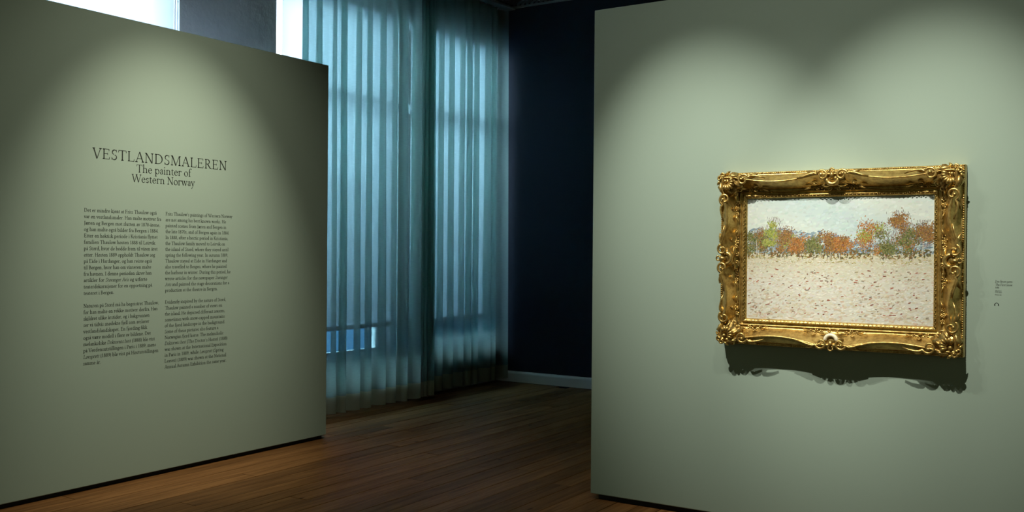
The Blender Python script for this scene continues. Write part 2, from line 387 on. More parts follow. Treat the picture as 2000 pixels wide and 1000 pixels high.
# ------------------------------------------------------------------ serif lettering drawn as polygons
CAP, XH, ASC, DSC = 0.66, 0.43, 0.72, -0.22
class Pen:
    def __init__(s, T, h): s.T = T; s.h = h; s.p = []; s.ox = 0; s.sh = 0
    def poly(s, pts): s.p.append([(s.ox + x + s.sh * y, y) for x, y in pts])
    def stroke(s, pts):
        for (x0, y0, w0), (x1, y1, w1) in zip(pts, pts[1:]):
            dx, dy = x1 - x0, y1 - y0; L = math.hypot(dx, dy) or 1; nx, ny = -dy / L, dx / L
            s.poly([(x0 + nx * w0 / 2, y0 + ny * w0 / 2), (x0 - nx * w0 / 2, y0 - ny * w0 / 2), (x1 - nx * w1 / 2, y1 - ny * w1 / 2), (x1 + nx * w1 / 2, y1 + ny * w1 / 2)])
    def ln(s, x0, y0, x1, y1, w): s.stroke([(x0, y0, w), (x1, y1, w)])
    def ser(s, x, y, l=1, r=1):                    # slab serif with its edge on y
        e = 0.052; t = s.h * 0.85; x0 = x - s.T / 2 - (e if l else 0); x1 = x + s.T / 2 + (e if r else 0)
        up = 1 if y < 0.2 else -1
        s.poly([(x0, y), (x1, y), (x1, y + up * t), (x + s.T / 2, y + up * t * 2.2), (x - s.T / 2, y + up * t * 2.2), (x0, y + up * t)])
    def st(s, x, y0, y1, b=(1, 1), t=(1, 1), w=None):
        w = w or s.T; s.poly([(x - w / 2, y0), (x + w / 2, y0), (x + w / 2, y1), (x - w / 2, y1)])
        if b: s.ser(x, y0, *b)
        if t: s.ser(x, y1, *t)
    def flag(s, x, y):                             # slanted head serif of lower case stems
        s.poly([(x + s.T / 2, y), (x - s.T / 2 - 0.055, y - 0.035), (x - s.T / 2 - 0.05, y - 0.058), (x + s.T / 2, y - 0.055)])
    def arc(s, cx, cy, rx, ry, a0, a1, T=None, h=None, tilt=-12, n=14):
        T = T or s.T * 1.08; h = h or s.h; pts = []
        for i in range(n + 1):
            a = math.radians(a0 + (a1 - a0) * i / n); k = abs(math.cos(a + math.radians(tilt))) ** 1.6
            wd = h + (T - h) * k; pts.append((cx + (rx - wd / 2) * math.cos(a), cy + (ry - wd / 2) * math.sin(a), wd))
        s.stroke(pts)
    def dot(s, x, y, r=0.045):
        s.poly([(x + r * math.cos(2 * PI * k / 8), y + r * math.sin(2 * PI * k / 8)) for k in range(8)])
def glyph(p, c):
    T, h, S, A, F, L, R, D = p.T, p.h, p.st, p.arc, p.flag, p.ln, p.ser, p.dot
    def low(x, top=XH, b=(1, 1)): S(x, 0, top, b, None); F(x, top)
    def shoulder(x0, x1, b=(1, 1)):
        A((x0 + x1) / 2, XH - 0.14, (x1 - x0) / 2 + T / 2, 0.15, 155, 0); S(x1, 0, XH - 0.13, b, None)
    if c == ' ': return 0.225
    if c == 'a':
        A(0.18, 0.30, 0.125, 0.14, 165, 0); S(0.27, 0.05, 0.31, None, None); L(0.27, 0.05, 0.36, 0.02, h); D(0.075, 0.315, 0.032)
        A(0.165, 0.12, 0.125, 0.13, 75, 340); return 0.37
    if c in 'æ':
        glyph(p, 'a'); p.ox += 0.225; glyph(p, 'e'); p.ox -= 0.225; return 0.60
    if c == 'å':
        w_ = glyph(p, 'a'); A(0.19, 0.57, 0.065, 0.065, 0, 360, h, h); return w_
    if c == 'b': S(0.10, 0.02, ASC, None, None); F(0.10, ASC); A(0.25, 0.205, 0.20, 0.225, -165, 160); return 0.48
    if c == 'c': A(0.23, 0.21, 0.20, 0.225, 48, 325); D(0.35, 0.33, 0.035); return 0.42
    if c == 'd': A(0.22, 0.205, 0.19, 0.225, 20, 345); S(0.36, 0.0, ASC, (0, 1), None); F(0.36, ASC); return 0.49
    if c == 'e': A(0.22, 0.21, 0.19, 0.225, 8, 325); L(0.06, 0.235, 0.40, 0.235, h); return 0.43
    if c == 'f': S(0.13, 0, 0.58, (1, 1), None); A(0.235, 0.57, 0.14, 0.15, 180, 55); D(0.315, 0.665, 0.035); L(0.03, XH - h / 2, 0.26, XH - h / 2, h); return 0.29
    if c == 'g':
        A(0.20, 0.295, 0.15, 0.145, 0, 360); L(0.30, 0.40, 0.42, 0.42, h * 1.4); p.stroke([(0.10, 0.19, h), (0.07, 0.11, T * 0.8), (0.13, 0.065, T), (0.30, 0.045, T)])
        A(0.21, -0.085, 0.185, 0.13, 95, 420); return 0.43
    if c == 'h': S(0.10, 0, ASC, (1, 1), None); F(0.10, ASC); shoulder(0.10, 0.37); return 0.50
    if c == 'i': low(0.12); D(0.11, 0.60, 0.046); return 0.245
    if c == 'j': S(0.13, -0.10, XH, None, None); F(0.13, XH); A(0.06, -0.10, 0.09, 0.12, 0, -110); D(0.12, 0.60, 0.046); return 0.235
    if c == 'k': S(0.10, 0, ASC, (1, 1), None); F(0.10, ASC); L(0.12, 0.19, 0.36, XH - h / 2, h * 1.2); L(0.19, 0.24, 0.40, 0.0, T); R(0.39, 0); R(0.34, XH); return 0.47
    if c == 'l': S(0.12, 0, ASC, (1, 1), None); F(0.12, ASC); return 0.24
    if c == 'm': low(0.11); shoulder(0.11, 0.36); shoulder(0.36, 0.61); return 0.74
    if c == 'n': low(0.11); shoulder(0.11, 0.37); return 0.50
    if c == 'o': A(0.23, 0.21, 0.205, 0.225, 0, 360, n=20); return 0.46
    if c == 'ø': A(0.23, 0.21, 0.205, 0.225, 0, 360, n=20); L(0.08, -0.02, 0.38, 0.44, h); return 0.46
    if c == 'p': S(0.11, DSC, XH, (1, 1), None); F(0.11, XH); A(0.26, 0.205, 0.20, 0.225, -165, 155); return 0.49
    if c == 'r': low(0.11); A(0.24, XH - 0.15, 0.16, 0.155, 160, 60); D(0.315, XH - 0.05, 0.042); return 0.36
    if c == 's': A(0.17, 0.315, 0.12, 0.115, 35, 255, T, h * 1.3, 40); A(0.17, 0.105, 0.13, 0.115, 80, -150, T, h * 1.3, 40); L(0.275, 0.31, 0.275, 0.41, h); L(0.055, 0.02, 0.055, 0.12, h); return 0.345
    if c == 't': S(0.13, 0.07, 0.50, None, None); A(0.22, 0.09, 0.125, 0.10, 185, 300); p.poly([(0.02, XH - h), (0.27, XH - h), (0.27, XH), (0.15, XH), (0.15, 0.52)]); return 0.30
    if c == 'u': S(0.11, 0.12, XH, None, None); F(0.11, XH); A(0.245, 0.15, 0.17, 0.16, 190, 350); S(0.37, 0, XH, (0, 1), None); F(0.37, XH); return 0.50
    if c == 'v': L(0.07, XH - 0.01, 0.22, 0.0, T); L(0.22, 0.0, 0.36, XH - 0.01, h * 1.2); R(0.075, XH); R(0.355, XH); return 0.43
    if c == 'w': L(0.07, XH - 0.01, 0.20, 0.0, T); L(0.20, 0.0, 0.32, XH, h * 1.2); L(0.31, XH - 0.01, 0.45, 0.0, T); L(0.45, 0.0, 0.58, XH - 0.01, h * 1.2); R(0.075, XH); R(0.575, XH); R(0.315, XH); return 0.65
    if c == 'x': L(0.07, XH - 0.01, 0.35, 0.01, T); L(0.35, XH, 0.07, 0.0, h * 1.2); R(0.07, XH); R(0.35, XH); R(0.07, 0); R(0.35, 0); return 0.43
    if c == 'y': L(0.07, XH - 0.01, 0.22, 0.01, T); p.stroke([(0.365, XH - 0.01, h * 1.2), (0.20, -0.05, h * 1.2), (0.13, -0.18, T * 0.6), (0.05, -0.19, T * 0.8)]); R(0.075, XH); R(0.36, XH); return 0.43
    # capitals
    if c == 'A': L(0.32, CAP + 0.01, 0.56, 0.01, T); L(0.32, CAP + 0.01, 0.08, 0.01, h * 1.2); L(0.16, 0.235, 0.47, 0.235, h); R(0.09, 0); R(0.555, 0); return 0.64
    if c == 'B': S(0.13, 0, CAP, (1, 0), (1, 0)); A(0.26, 0.495, 0.17, 0.165, -90, 90); A(0.27, 0.175, 0.205, 0.175, -90, 90); [L(0.12, yy, 0.27, yy, h) for yy in (h / 2, 0.34, CAP - h / 2)]; return 0.53
    if c == 'D': S(0.13, 0, CAP, (1, 0), (1, 0)); A(0.27, 0.33, 0.355, 0.33, -90, 90, n=20); L(0.12, h / 2, 0.28, h / 2, h); L(0.12, CAP - h / 2, 0.28, CAP - h / 2, h); return 0.68
    if c in 'EF':
        S(0.13, 0, CAP, (1, 1 if c == 'F' else 0), (1, 0)); L(0.12, CAP - h / 2, 0.47, CAP - h / 2, h); L(0.465, CAP, 0.465, CAP - 0.13, h)
        L(0.12, 0.345, 0.37, 0.345, h); L(0.37, 0.28, 0.37, 0.41, h)
        if c == 'E': L(0.12, h / 2, 0.49, h / 2, h); L(0.48, 0, 0.505, 0.15, h)
        return 0.555 if c == 'E' else 0.515
    if c == 'H': S(0.13, 0, CAP); S(0.56, 0, CAP); L(0.13, 0.345, 0.56, 0.345, h); return 0.69
    if c == 'I': S(0.15, 0, CAP); return 0.30
    if c == 'J': S(0.17, -0.02, CAP, None); A(0.07, -0.03, 0.14, 0.14, 0, -110); return 0.29
    if c == 'K': S(0.13, 0, CAP); L(0.15, 0.30, 0.49, CAP, h * 1.2); L(0.23, 0.38, 0.57, 0.0, T); R(0.55, 0); R(0.48, CAP); return 0.63
    if c == 'L': S(0.13, 0, CAP, (1, 0), (1, 1)); L(0.12, h / 2, 0.48, h / 2, h); L(0.475, 0, 0.50, 0.16, h); return 0.53
    if c == 'M': L(0.12, 0.0, 0.15, CAP, h * 1.2); L(0.15, CAP, 0.42, 0.0, T); L(0.42, 0.0, 0.68, CAP, h * 1.2); S(0.71, 0, CAP, (1, 1), (0, 1)); R(0.125, 0); R(0.13, CAP, 1, 0); return 0.83
    if c == 'N': S(0.12, 0, CAP, (1, 1), (1, 0), h * 1.3); L(0.12, CAP - 0.01, 0.55, 0.0, T); S(0.56, 0, CAP, None, (1, 1), h * 1.3); return 0.68
    if c == 'O': A(0.35, 0.33, 0.31, 0.34, 0, 360, n=24); return 0.70
    if c in 'PR':
        S(0.13, 0, CAP, (1, 1), (1, 0)); A(0.26, 0.485, 0.19, 0.175, -90, 90); L(0.12, 0.325, 0.27, 0.325, h); L(0.12, CAP - h / 2, 0.27, CAP - h / 2, h)
        if c == 'R': p.stroke([(0.27, 0.325, T), (0.46, 0.05, T), (0.60, 0.0, h)]); return 0.59
        return 0.50
    if c == 'S': A(0.235, 0.495, 0.165, 0.17, 40, 258, T, h * 1.2, 40); A(0.235, 0.165, 0.185, 0.178, 80, -150, T, h * 1.2, 40); L(0.385, 0.50, 0.385, 0.65, h); L(0.07, 0.01, 0.07, 0.17, h); return 0.46
    if c == 'T': S(0.30, 0, CAP, (1, 1), None); L(0.04, CAP - h / 2, 0.56, CAP - h / 2, h); L(0.05, CAP, 0.03, CAP - 0.15, h); L(0.55, CAP, 0.57, CAP - 0.15, h); return 0.60
    if c == 'V': L(0.09, CAP - 0.01, 0.32, -0.01, T); L(0.32, -0.01, 0.55, CAP - 0.01, h * 1.2); R(0.10, CAP); R(0.545, CAP); return 0.62
    if c == 'W': L(0.09, CAP - 0.01, 0.29, -0.01, T); L(0.29, -0.01, 0.48, CAP - 0.01, h * 1.2); L(0.47, CAP - 0.01, 0.67, -0.01, T); L(0.67, -0.01, 0.87, CAP - 0.01, h * 1.2); R(0.10, CAP); R(0.865, CAP); R(0.48, CAP); return 0.94
    # figures and marks
    if c == '0': A(0.225, 0.32, 0.19, 0.335, 0, 360, tilt=0, n=20); return 0.45
    if c == '1': S(0.22, 0, 0.65, (1, 1), None); L(0.20, 0.64, 0.10, 0.56, h * 1.2); return 0.42
    if c == '4': L(0.31, 0.65, 0.04, 0.20, h * 1.2); L(0.03, 0.20, 0.43, 0.20, h * 1.3); S(0.32, 0, 0.65, (1, 1), None); return 0.46
    if c == '7': L(0.06, 0.62, 0.41, 0.62, T * 0.9); L(0.40, 0.63, 0.17, 0.0, T); return 0.43
    if c == '8': A(0.22, 0.485, 0.155, 0.165, 0, 360, n=16); A(0.22, 0.165, 0.19, 0.18, 0, 360, n=16); return 0.44
    if c == '9': A(0.21, 0.45, 0.175, 0.20, 0, 360, n=16); p.stroke([(0.365, 0.44, T), (0.33, 0.20, T), (0.10, 0.0, h)]); return 0.44
    if c == '.': D(0.10, 0.04, 0.05); return 0.215
    if c == ',': D(0.10, 0.04, 0.05); L(0.13, 0.03, 0.07, -0.11, h * 1.3); return 0.215
    if c == '-': L(0.03, 0.21, 0.25, 0.21, T * 0.7); return 0.28
    if c == '’': D(0.10, 0.66, 0.048); L(0.13, 0.65, 0.07, 0.52, h * 1.3); return 0.20
    if c == '(': A(0.30, 0.25, 0.22, 0.47, 118, 242, tilt=0); return 0.27
    if c == ')': A(-0.03, 0.25, 0.22, 0.47, -62, 62, tilt=0); return 0.27
    D(0.15, 0.2); return 0.3
def typeset(text, T, h, track=0.0):
    """returns list of (polys, x, advance) per character; *...* is italic"""
    out = []; x = 0; it = False
    for c in text:
        if c == '*': it = not it; continue
        p = Pen(T * (0.9 if it else 1), h); p.sh = 0.21 if it else 0
        adv = glyph(p, c) * (0.88 if it else 1)
        if it: p.p = [[(a * 0.88, b) for a, b in q] for q in p.p]
        out.append((p.p, x, adv)); x += adv + track
    return out, x - track
def poly_mesh(name, polys, fmap):
    vs = []; fs = []
    for q in polys:
        n = len(vs); vs += [fmap(a, b) for a, b in q]; fs.append(tuple(range(n, n + len(q))))
    return mesh(name, vs, fs)
EPS = 0.0008
def text_line(text, y0, z, em, parent, T=0.088, h=0.040, width=None, name='text_line', wall='L'):
    gl, W = typeset(text, T, h)
    kx = em if width is None else width / W
    polys = [[(x0 + a, b) for a, b in q] for ps, x0, _ in gl for q in ps]
    if wall == 'L': fm = lambda a, b: (XL + EPS - parent.location.x, y0 + a * kx - parent.location.y, z + b * em)
    else: fm = lambda a, b: (y0 + a * kx - parent.location.x, YR - EPS - parent.location.y, z + b * em)
    return link(name, poly_mesh(name, polys, fm), M['ink'], parent), W
# title, one letter each
gl, W = typeset('VESTLANDSMALEREN', 0.074, 0.034, 0.035)
ya, yb = on_x(180, 309, XL).y, on_x(443, 332, XL).y; kx = (yb - ya) / W; em = 0.0665 / CAP
for ps, x0, adv in gl:
    if ps:
        o = link('title_letter', poly_mesh('title_letter', ps, lambda a, b: (XL + EPS - pl_.location.x, ya + (x0 + a) * kx - pl_.location.y, 2.105 + b * em)), M['ink'], pl_)
for t, pa, pb, z in (('The painter of', 266, 373, 2.037), ('Western Norway', 257, 380.5, 1.972)):
    a, b = on_x(pa, 345, XL).y, on_x(pb, 355, XL).y
    text_line(t, a, z, 0.0515 / CAP, pl_, 0.075, 0.032, b - a, 'subtitle_line')
NO = """Det er mindre kjent at Frits Thaulow også
var en vestlandsmaler. Han malte motiver fra
Jæren og Bergen mot slutten av 1870-årene,
og han malte også bilder fra Bergen i 1884.
Etter en hektisk periode i Kristiania flyttet
familien Thaulow høsten 1888 til Leirvik
på Stord, hvor de bodde frem til våren året
etter. Høsten 1889 oppholdt Thaulow seg
på Eide i Hardanger, og han reiste også
til Bergen, hvor han om vinteren malte
fra havnen. I denne perioden skrev han
artikler for *Stavanger Avis* og utførte
teaterdekorasjoner for en oppsetning på
teateret i Bergen.

Naturen på Stord må ha begeistret Thaulow,
for han malte en rekke motiver derfra. Han
skildret ulike årstider, og i bakgrunnen
ser vi tidvis snødekte fjell som avslører
vestlandslandskapet. En fjording fikk
også være modell i flere av bildene. Det
melankolske *Doktorens hest* (1888) ble vist
på Verdensutstillingen i Paris i 1889, mens
*Løvsprett* (1889) ble vist på Høstutstillingen
samme år.""".split('\n')
EN = """Frits Thaulow’s paintings of Western Norway
are not among his best known works. He
painted scenes from Jæren and Bergen in
the late 1870s, and of Bergen again in 1884.
In 1888, after a hectic period in Kristiania,
the Thaulow family moved to Leirvik on
the island of Stord, where they stayed until
spring the following year. In autumn 1889,
Thaulow stayed at Eide in Hardanger and
also travelled to Bergen, where he painted
the harbour in winter. During this period, he
wrote articles for the newspaper *Stavanger*
*Avis* and painted the stage decorations for a
production at the theatre in Bergen.

Evidently inspired by the nature of Stord,
Thaulow painted a number of views on
the island. He depicted different seasons,
sometimes with snow-capped mountains
of the fjord landscape in the background.
Some of these pictures also feature a
Norwegian fjord horse. The melancholic
*Doktorens hest* (The Doctor’s Horse) (1888)
was shown at the International Exposition
in Paris in 1889, while *Løvsprett* (Spring
Leaves) (1889) was shown at the National
Annual Autumn Exhibition the same year.""".split('\n')
# measured right ends of the lines, in photograph pixels (x)
NO_E = [305, 314, 312, 309, 307, 302.5, 307, 302.5, 296, 295, 296, 287.5, 297, 223, 0, 310.5, 308, 292.5, 292, 288, 295, 303, 305.5, 310, 198]
EN_E = [452.5, 440.5, 441, 447, 445, 439, 445.5, 445, 443, 442.5, 450, 444, 447.5, 425, 0, 441.5, 434, 440, 439.5, 440, 427, 437, 445, 443, 437.5, 442.5, 443]
for lines, ends, pxl, zt, pitch in ((NO, NO_E, 163.3, 1.763, 0.04025), (EN, EN_E, 322.3, 1.761, 0.0401)):
    y0 = on_x(pxl, 560, XL).y
    for i, t in enumerate(lines):
        if t.strip():
            z = zt - pitch * i; y1 = y0 + 0.5
            for _ in range(3): y1 = on_x(ends[i], 560, XL).y
            text_line(t, y0, z, 0.0345, pl_, width=y1 - y0)
# caption beside the picture
for t, pb, py, em in (('*Den første sneen*', 1977.5, 551.5, 0.0165), ('*The First Snow*', 1977, 558, 0.0165), ('1888', 1951.5, 563, 0.012), ('Olje på lerret', 1956.5, 569, 0.0095), ('Oil on canvas', 1956.5, 571.8, 0.0095), ('Privat eie', 1956, 576.6, 0.0095)):
    a, b = on_y(1943.5, py, YR), on_y(pb, py, YR)
    text_line(t, a.x, a.z, em, pr_, 0.085, 0.04, b.x - a.x, 'caption_line', 'R')
ic = MB(); c0 = on_y(1946.5, 595, YR)       # small headphone mark
pts = [(0.0085 * math.cos(a), 0.0085 * math.sin(a)) for a in [PI * k / 12 for k in range(13)]]
ip = Pen(0.1, 0.1); ip.stroke([(a, b, 0.0022) for a, b in pts]); ip.poly([(-0.0105, -0.005), (-0.006, -0.005), (-0.006, 0.003), (-0.0105, 0.003)]); ip.poly([(0.006, -0.005), (0.0105, -0.005), (0.0105, 0.003), (0.006, 0.003)])
link('headphone_mark', poly_mesh('headphone_mark', ip.p, lambda a, b: (c0.x + a - pr_.location.x, YR - EPS - pr_.location.y, c0.z + b)), M['ink'], pr_)

# ------------------------------------------------------------------ the framed picture (local: x right, z up, -y out of the wall)
FX, FZ = -1.408, 1.506; DB = 0.022
HW, HH, FW = 0.488, 0.334, 0.147               # half size of the sight opening, width of the moulding
fp = empty('framed_painting', (FX, YR, FZ - HH - FW)); tag(fp, 'oil landscape of snowy ground and autumn trees in an ornate gold frame', 'painting')
OZ = HH + FW                                    # local z of the picture centre
# --- canvas and brushwork: a generic snowy field with autumn trees under a grey sky
rp = random.Random(77)
def srgb(c): return tuple(((v / 255 + 0.055) / 1.055) ** 2.4 if v > 10 else v / 255 / 12.92 for v in c)
def mixc(a, b, t): return tuple(x + (y - x) * t for x, y in zip(a, b))
def jit(c, s): d = rp.uniform(-s, s); return tuple(max(0, min(255, v + d + rp.uniform(-s, s) * 0.45)) for v in c)
def ridge(u, k): return sum(math.sin(u * f * 6.283 + k * 1.7 + f) / f for f in (1, 2.3, 4.1, 7.7)) * 0.02
strokes = []
def stroke_(u, v, lu, lv, ang, col): strokes.append((u, v, lu, lv, ang, col))
def field(u, v):
    if v > 0.60 + ridge(u, 1.0) + 0.05 * math.sin(u * 5 + 0.4): 
        return mixc((178, 194, 190), (196, 204, 194), 0.5 + 0.5 * math.sin(u * 7 + v * 9))
    if v > 0.545: return mixc((118, 136, 142), (150, 164, 164), rp.random())
    t = (0.545 - v) / 0.545
    return mixc((190, 186, 158), (204, 202, 187), min(1, t * 2.2))
for i in range(2600):
    u, v = rp.random(), rp.random()
    sky = v > 0.60
    stroke_(u, v, rp.uniform(0.012, 0.035), rp.uniform(0.006, 0.014), rp.gauss(0.15 if sky else -0.05, 0.35), jit(field(u, v), 8))
for i in range(700):                            # hazy hills
    u = rp.random(); top = 0.71 + ridge(u, 3.0) * 1.6 + 0.04 * math.sin(u * 4.2 + 2)
    v = rp.uniform(0.55, top); stroke_(u, v, rp.uniform(0.02, 0.04), 0.008, rp.gauss(0.2, 0.4), jit(rp.choice([(122, 140, 150), (108, 128, 140), (136, 152, 158), (176, 186, 184)]), 8))
trees = [(0.03, 0.16, 0.05, 0), (0.09, 0.20, 0.05, 0), (0.155, 0.27, 0.04, 2), (0.215, 0.20, 0.045, 3), (0.29, 0.12, 0.05, 1), (0.39, 0.13, 0.04, 0), (0.48, 0.16, 0.05, 3), (0.53, 0.13, 0.04, 1), (0.69, 0.24, 0.06, 1), (0.76, 0.17, 0.05, 0), (0.83, 0.31, 0.05, 3), (0.885, 0.22, 0.05, 0), (0.96, 0.24, 0.05, 3)]
PAL = [[(104, 108, 60), (84, 88, 52), (124, 122, 74)], [(164, 108, 52), (146, 92, 44), (132, 96, 56), (176, 128, 70)], [(142, 150, 70), (120, 132, 62), (160, 160, 84)], [(128, 96, 52), (112, 84, 58), (150, 112, 60)]]
for i in range(500):                            # undergrowth behind the trees
    u = rp.random(); stroke_(u, rp.uniform(0.51, 0.58), rp.uniform(0.008, 0.02), 0.008, rp.gauss(0.8, 0.6), jit(rp.choice([(98, 92, 58), (120, 92, 50), (86, 84, 60), (132, 116, 74)]), 14))
for (u0, hh, ww_, k) in trees:
    for i in range(int(900 * hh)):              # bare twigs in grey violet
        stroke_(u0 + rp.gauss(0, ww_ * 0.6), 0.53 + hh * rp.uniform(0.3, 1.15), rp.uniform(0.008, 0.018), 0.0022, rp.gauss(1.45, 0.25), jit(rp.choice([(140, 132, 136), (150, 140, 132), (122, 116, 112)]), 10))
    for t in range(4):
        uu = u0 + rp.gauss(0, 0.016); n = 12; ln_ = rp.gauss(0, 0.01)
        for q in range(n): stroke_(uu + ln_ * q / n, 0.50 + hh * 0.8 * q / n, 0.008, 0.0030, 1.5, jit((92, 80, 66) if t % 2 else (196, 190, 172), 12))
    subs = [(u0 + rp.gauss(0, ww_ * 0.5), 0.55 + hh * rp.uniform(0.15, 0.9), rp.uniform(0.25, 0.5) * ww_, rp.randrange(4) if rp.random() < 0.2 else k) for _ in range(8)]
    for (su, sv, sr, sk) in subs:
        for i in range(110):
            stroke_(su + rp.gauss(0, sr * 0.95), sv + rp.gauss(0, sr * 1.1), rp.uniform(0.004, 0.011), rp.uniform(0.003, 0.0055), rp.gauss(1.0, 0.6), jit(rp.choice(PAL[sk]), 18))
for i in range(260):                            # pale field edge and scrub in front of the trees
    u = rp.random(); stroke_(u, rp.uniform(0.47, 0.525), rp.uniform(0.008, 0.022), 0.005, rp.gauss(0.05, 0.3), jit(rp.choice([(168, 156, 104), (150, 138, 92), (196, 188, 156), (206, 200, 176)]), 12))
for i in range(2600):                           # grass, earth and cool shadows showing through the snow
    v = 0.50 * (1 - rp.random() ** 1.2); u = rp.random(); s_ = 0.5 + (0.51 - v) * 1.7
    patch = math.sin(u * 9 + 3 * v) + math.sin(v * 17 - u * 4)
    warm = [(196, 184, 150), (188, 168, 134), (192, 160, 138), (204, 196, 168)]; cool = [(206, 208, 198), (222, 220, 206), (228, 226, 212), (196, 200, 192)]
    dark = [(150, 140, 116), (168, 134, 112)]
    pool_ = cool + warm if patch < 0.3 else warm + cool[:2] + (dark if rp.random() < 0.4 else [])
    stroke_(u, v, rp.uniform(0.008, 0.024) * s_, rp.uniform(0.003, 0.006) * s_ + 0.001, rp.gauss(0.15, 0.35), jit(mixc(field(u, v), rp.choice(pool_), 0.62), 6))
for i in range(150):                            # russet and brown earth scattered over the snow
    v = rp.uniform(0.04, 0.42)
    stroke_(rp.random(), v, rp.uniform(0.008, 0.022), 0.005, rp.gauss(0.15, 0.3), jit(rp.choice([(142, 76, 58), (126, 70, 54), (164, 104, 80), (140, 124, 100), (126, 114, 96)]), 10))
def colour_attr(me, cols):
    at = me.color_attributes.new('Col', 'FLOAT_COLOR', 'CORNER'); buf = []
    for p in me.polygons:
        for _ in p.loop_indices: buf += [*cols[p.index], 1.0]
    at.data.foreach_set('color', buf)
b = MB(); cols = []; nx, nz = 60, 42
for j in range(nz + 1):
    for i in range(nx + 1): b.v.append((-HW - 0.006 + (2 * HW + 0.012) * i / nx, -0.016 - DB, OZ - HH - 0.006 + (2 * HH + 0.012) * j / nz))
for j in range(nz):
    for i in range(nx):
        k = j * (nx + 1) + i; b.f.append((k, k + 1, k + nx + 2, k + nx + 1)); cols.append(srgb(field((i + 0.5) / nx, (j + 0.5) / nz)))
cv = b.build('canvas', M['paint'], fp); colour_attr(cv.data, cols)
b = MB(); cols = []; laid = {}
for n_, (u, v, lu, lv, ang, col) in enumerate(strokes):
    x_, z_ = (u - 0.5) * 2 * HW, (v - 0.5) * 2 * HH; L_, w_ = lu * HW, lv * HW * 1.1
    ca, sa = math.cos(ang), math.sin(ang); d = DB + 0.0161 + 0.0004 * n_ / len(strokes)
    if abs(x_) + L_ > HW + 0.004 or abs(z_) + max(L_ * abs(sa), w_) > HH + 0.004: continue
    gx, gz = int(x_ / 0.02), int(z_ / 0.02); near = [laid[(gx + i, gz + j)] for i in (-1, 0, 1) for j in (-1, 0, 1) if (gx + i, gz + j) in laid]
    kd = round(d / 3e-6)
    while any(kd in q for q in near): kd += 1           # every overlapping stroke lies in a layer of its own
    laid.setdefault((gx, gz), set()).add(kd); d = kd * 3e-6
    P = lambda a, c: (x_ + a * ca - c * sa, -d, OZ + z_ + a * sa + c * ca)
    b.add([P(-L_, -w_ * 0.4), P(-L_ * 0.4, -w_), P(L_ * 0.7, -w_ * 0.8), P(L_, 0), P(L_ * 0.7, w_ * 0.8), P(-L_ * 0.6, w_)], [(0, 1, 2, 3, 4, 5)]); cols.append(srgb(col))
bw = b.build('brushwork', M['paint'], cv); bw['kind'] = 'stuff'; colour_attr(bw.data, cols)
MB().box((-HW - 0.03, -0.014 - DB, OZ - HH - 0.03), (HW + 0.03, -0.002, OZ + HH + 0.03)).build('backing_board', M['black'], fp)
# --- moulding
def crest(s, half):                             # swept rail: out at corners and centre, in between
    a = abs(s); m0, m1 = 0.10, half - 0.06
    if a <= m0 or a >= m1: return 0.118
    return 0.118 - 0.030 * math.sin(PI * (a - m0) / (m1 - m0)) ** 0.9
def profile(uc):
    p = [(0.0, 0.012), (0.002, 0.022), (0.006, 0.027), (0.016, 0.034), (0.020, 0.033), (0.022, 0.025), (0.030, 0.023), (0.032, 0.033), (0.036, 0.037), (0.040, 0.034), (0.042, 0.028)]
    for k in range(1, 9):
        t = k / 8; p.append((0.044 + (uc - 0.007 - 0.044) * (t ** 0.85), 0.029 + 0.071 * (1 - math.cos(t * PI / 2)) ** 0.62))
    p += [(uc - 0.004, 0.106), (uc, 0.109), (uc + 0.004, 0.106), (uc + 0.006, 0.099)]
    for k in range(1, 5):
        t = k / 4; p.append((uc + 0.006 + (0.136 - uc - 0.006) * t, 0.099 - 0.055 * t ** 0.8 - (0.004 if k == 4 else 0)))
    p += [(0.138, 0.044), (0.145, 0.040), (FW, 0.034), (FW, 0.003)]
    return p
SIDES = [('x', 1), ('x', -1), ('z', 1), ('z', -1)]
def side_pt(ax, sg, s, u, d):
    y_ = -(d + DB) if d > 0.004 else -d
    if ax == 'x': return (s, y_, OZ + sg * (HH + u))
    return (sg * (HW + u), y_, OZ + s)
def surf(uc, u):
    p = profile(uc)
    for (u0, d0), (u1, d1) in zip(p, p[1:]):
        if u0 <= u <= u1 and u1 > u0: return d0 + (d1 - d0) * (u - u0) / (u1 - u0)
    return 0.03
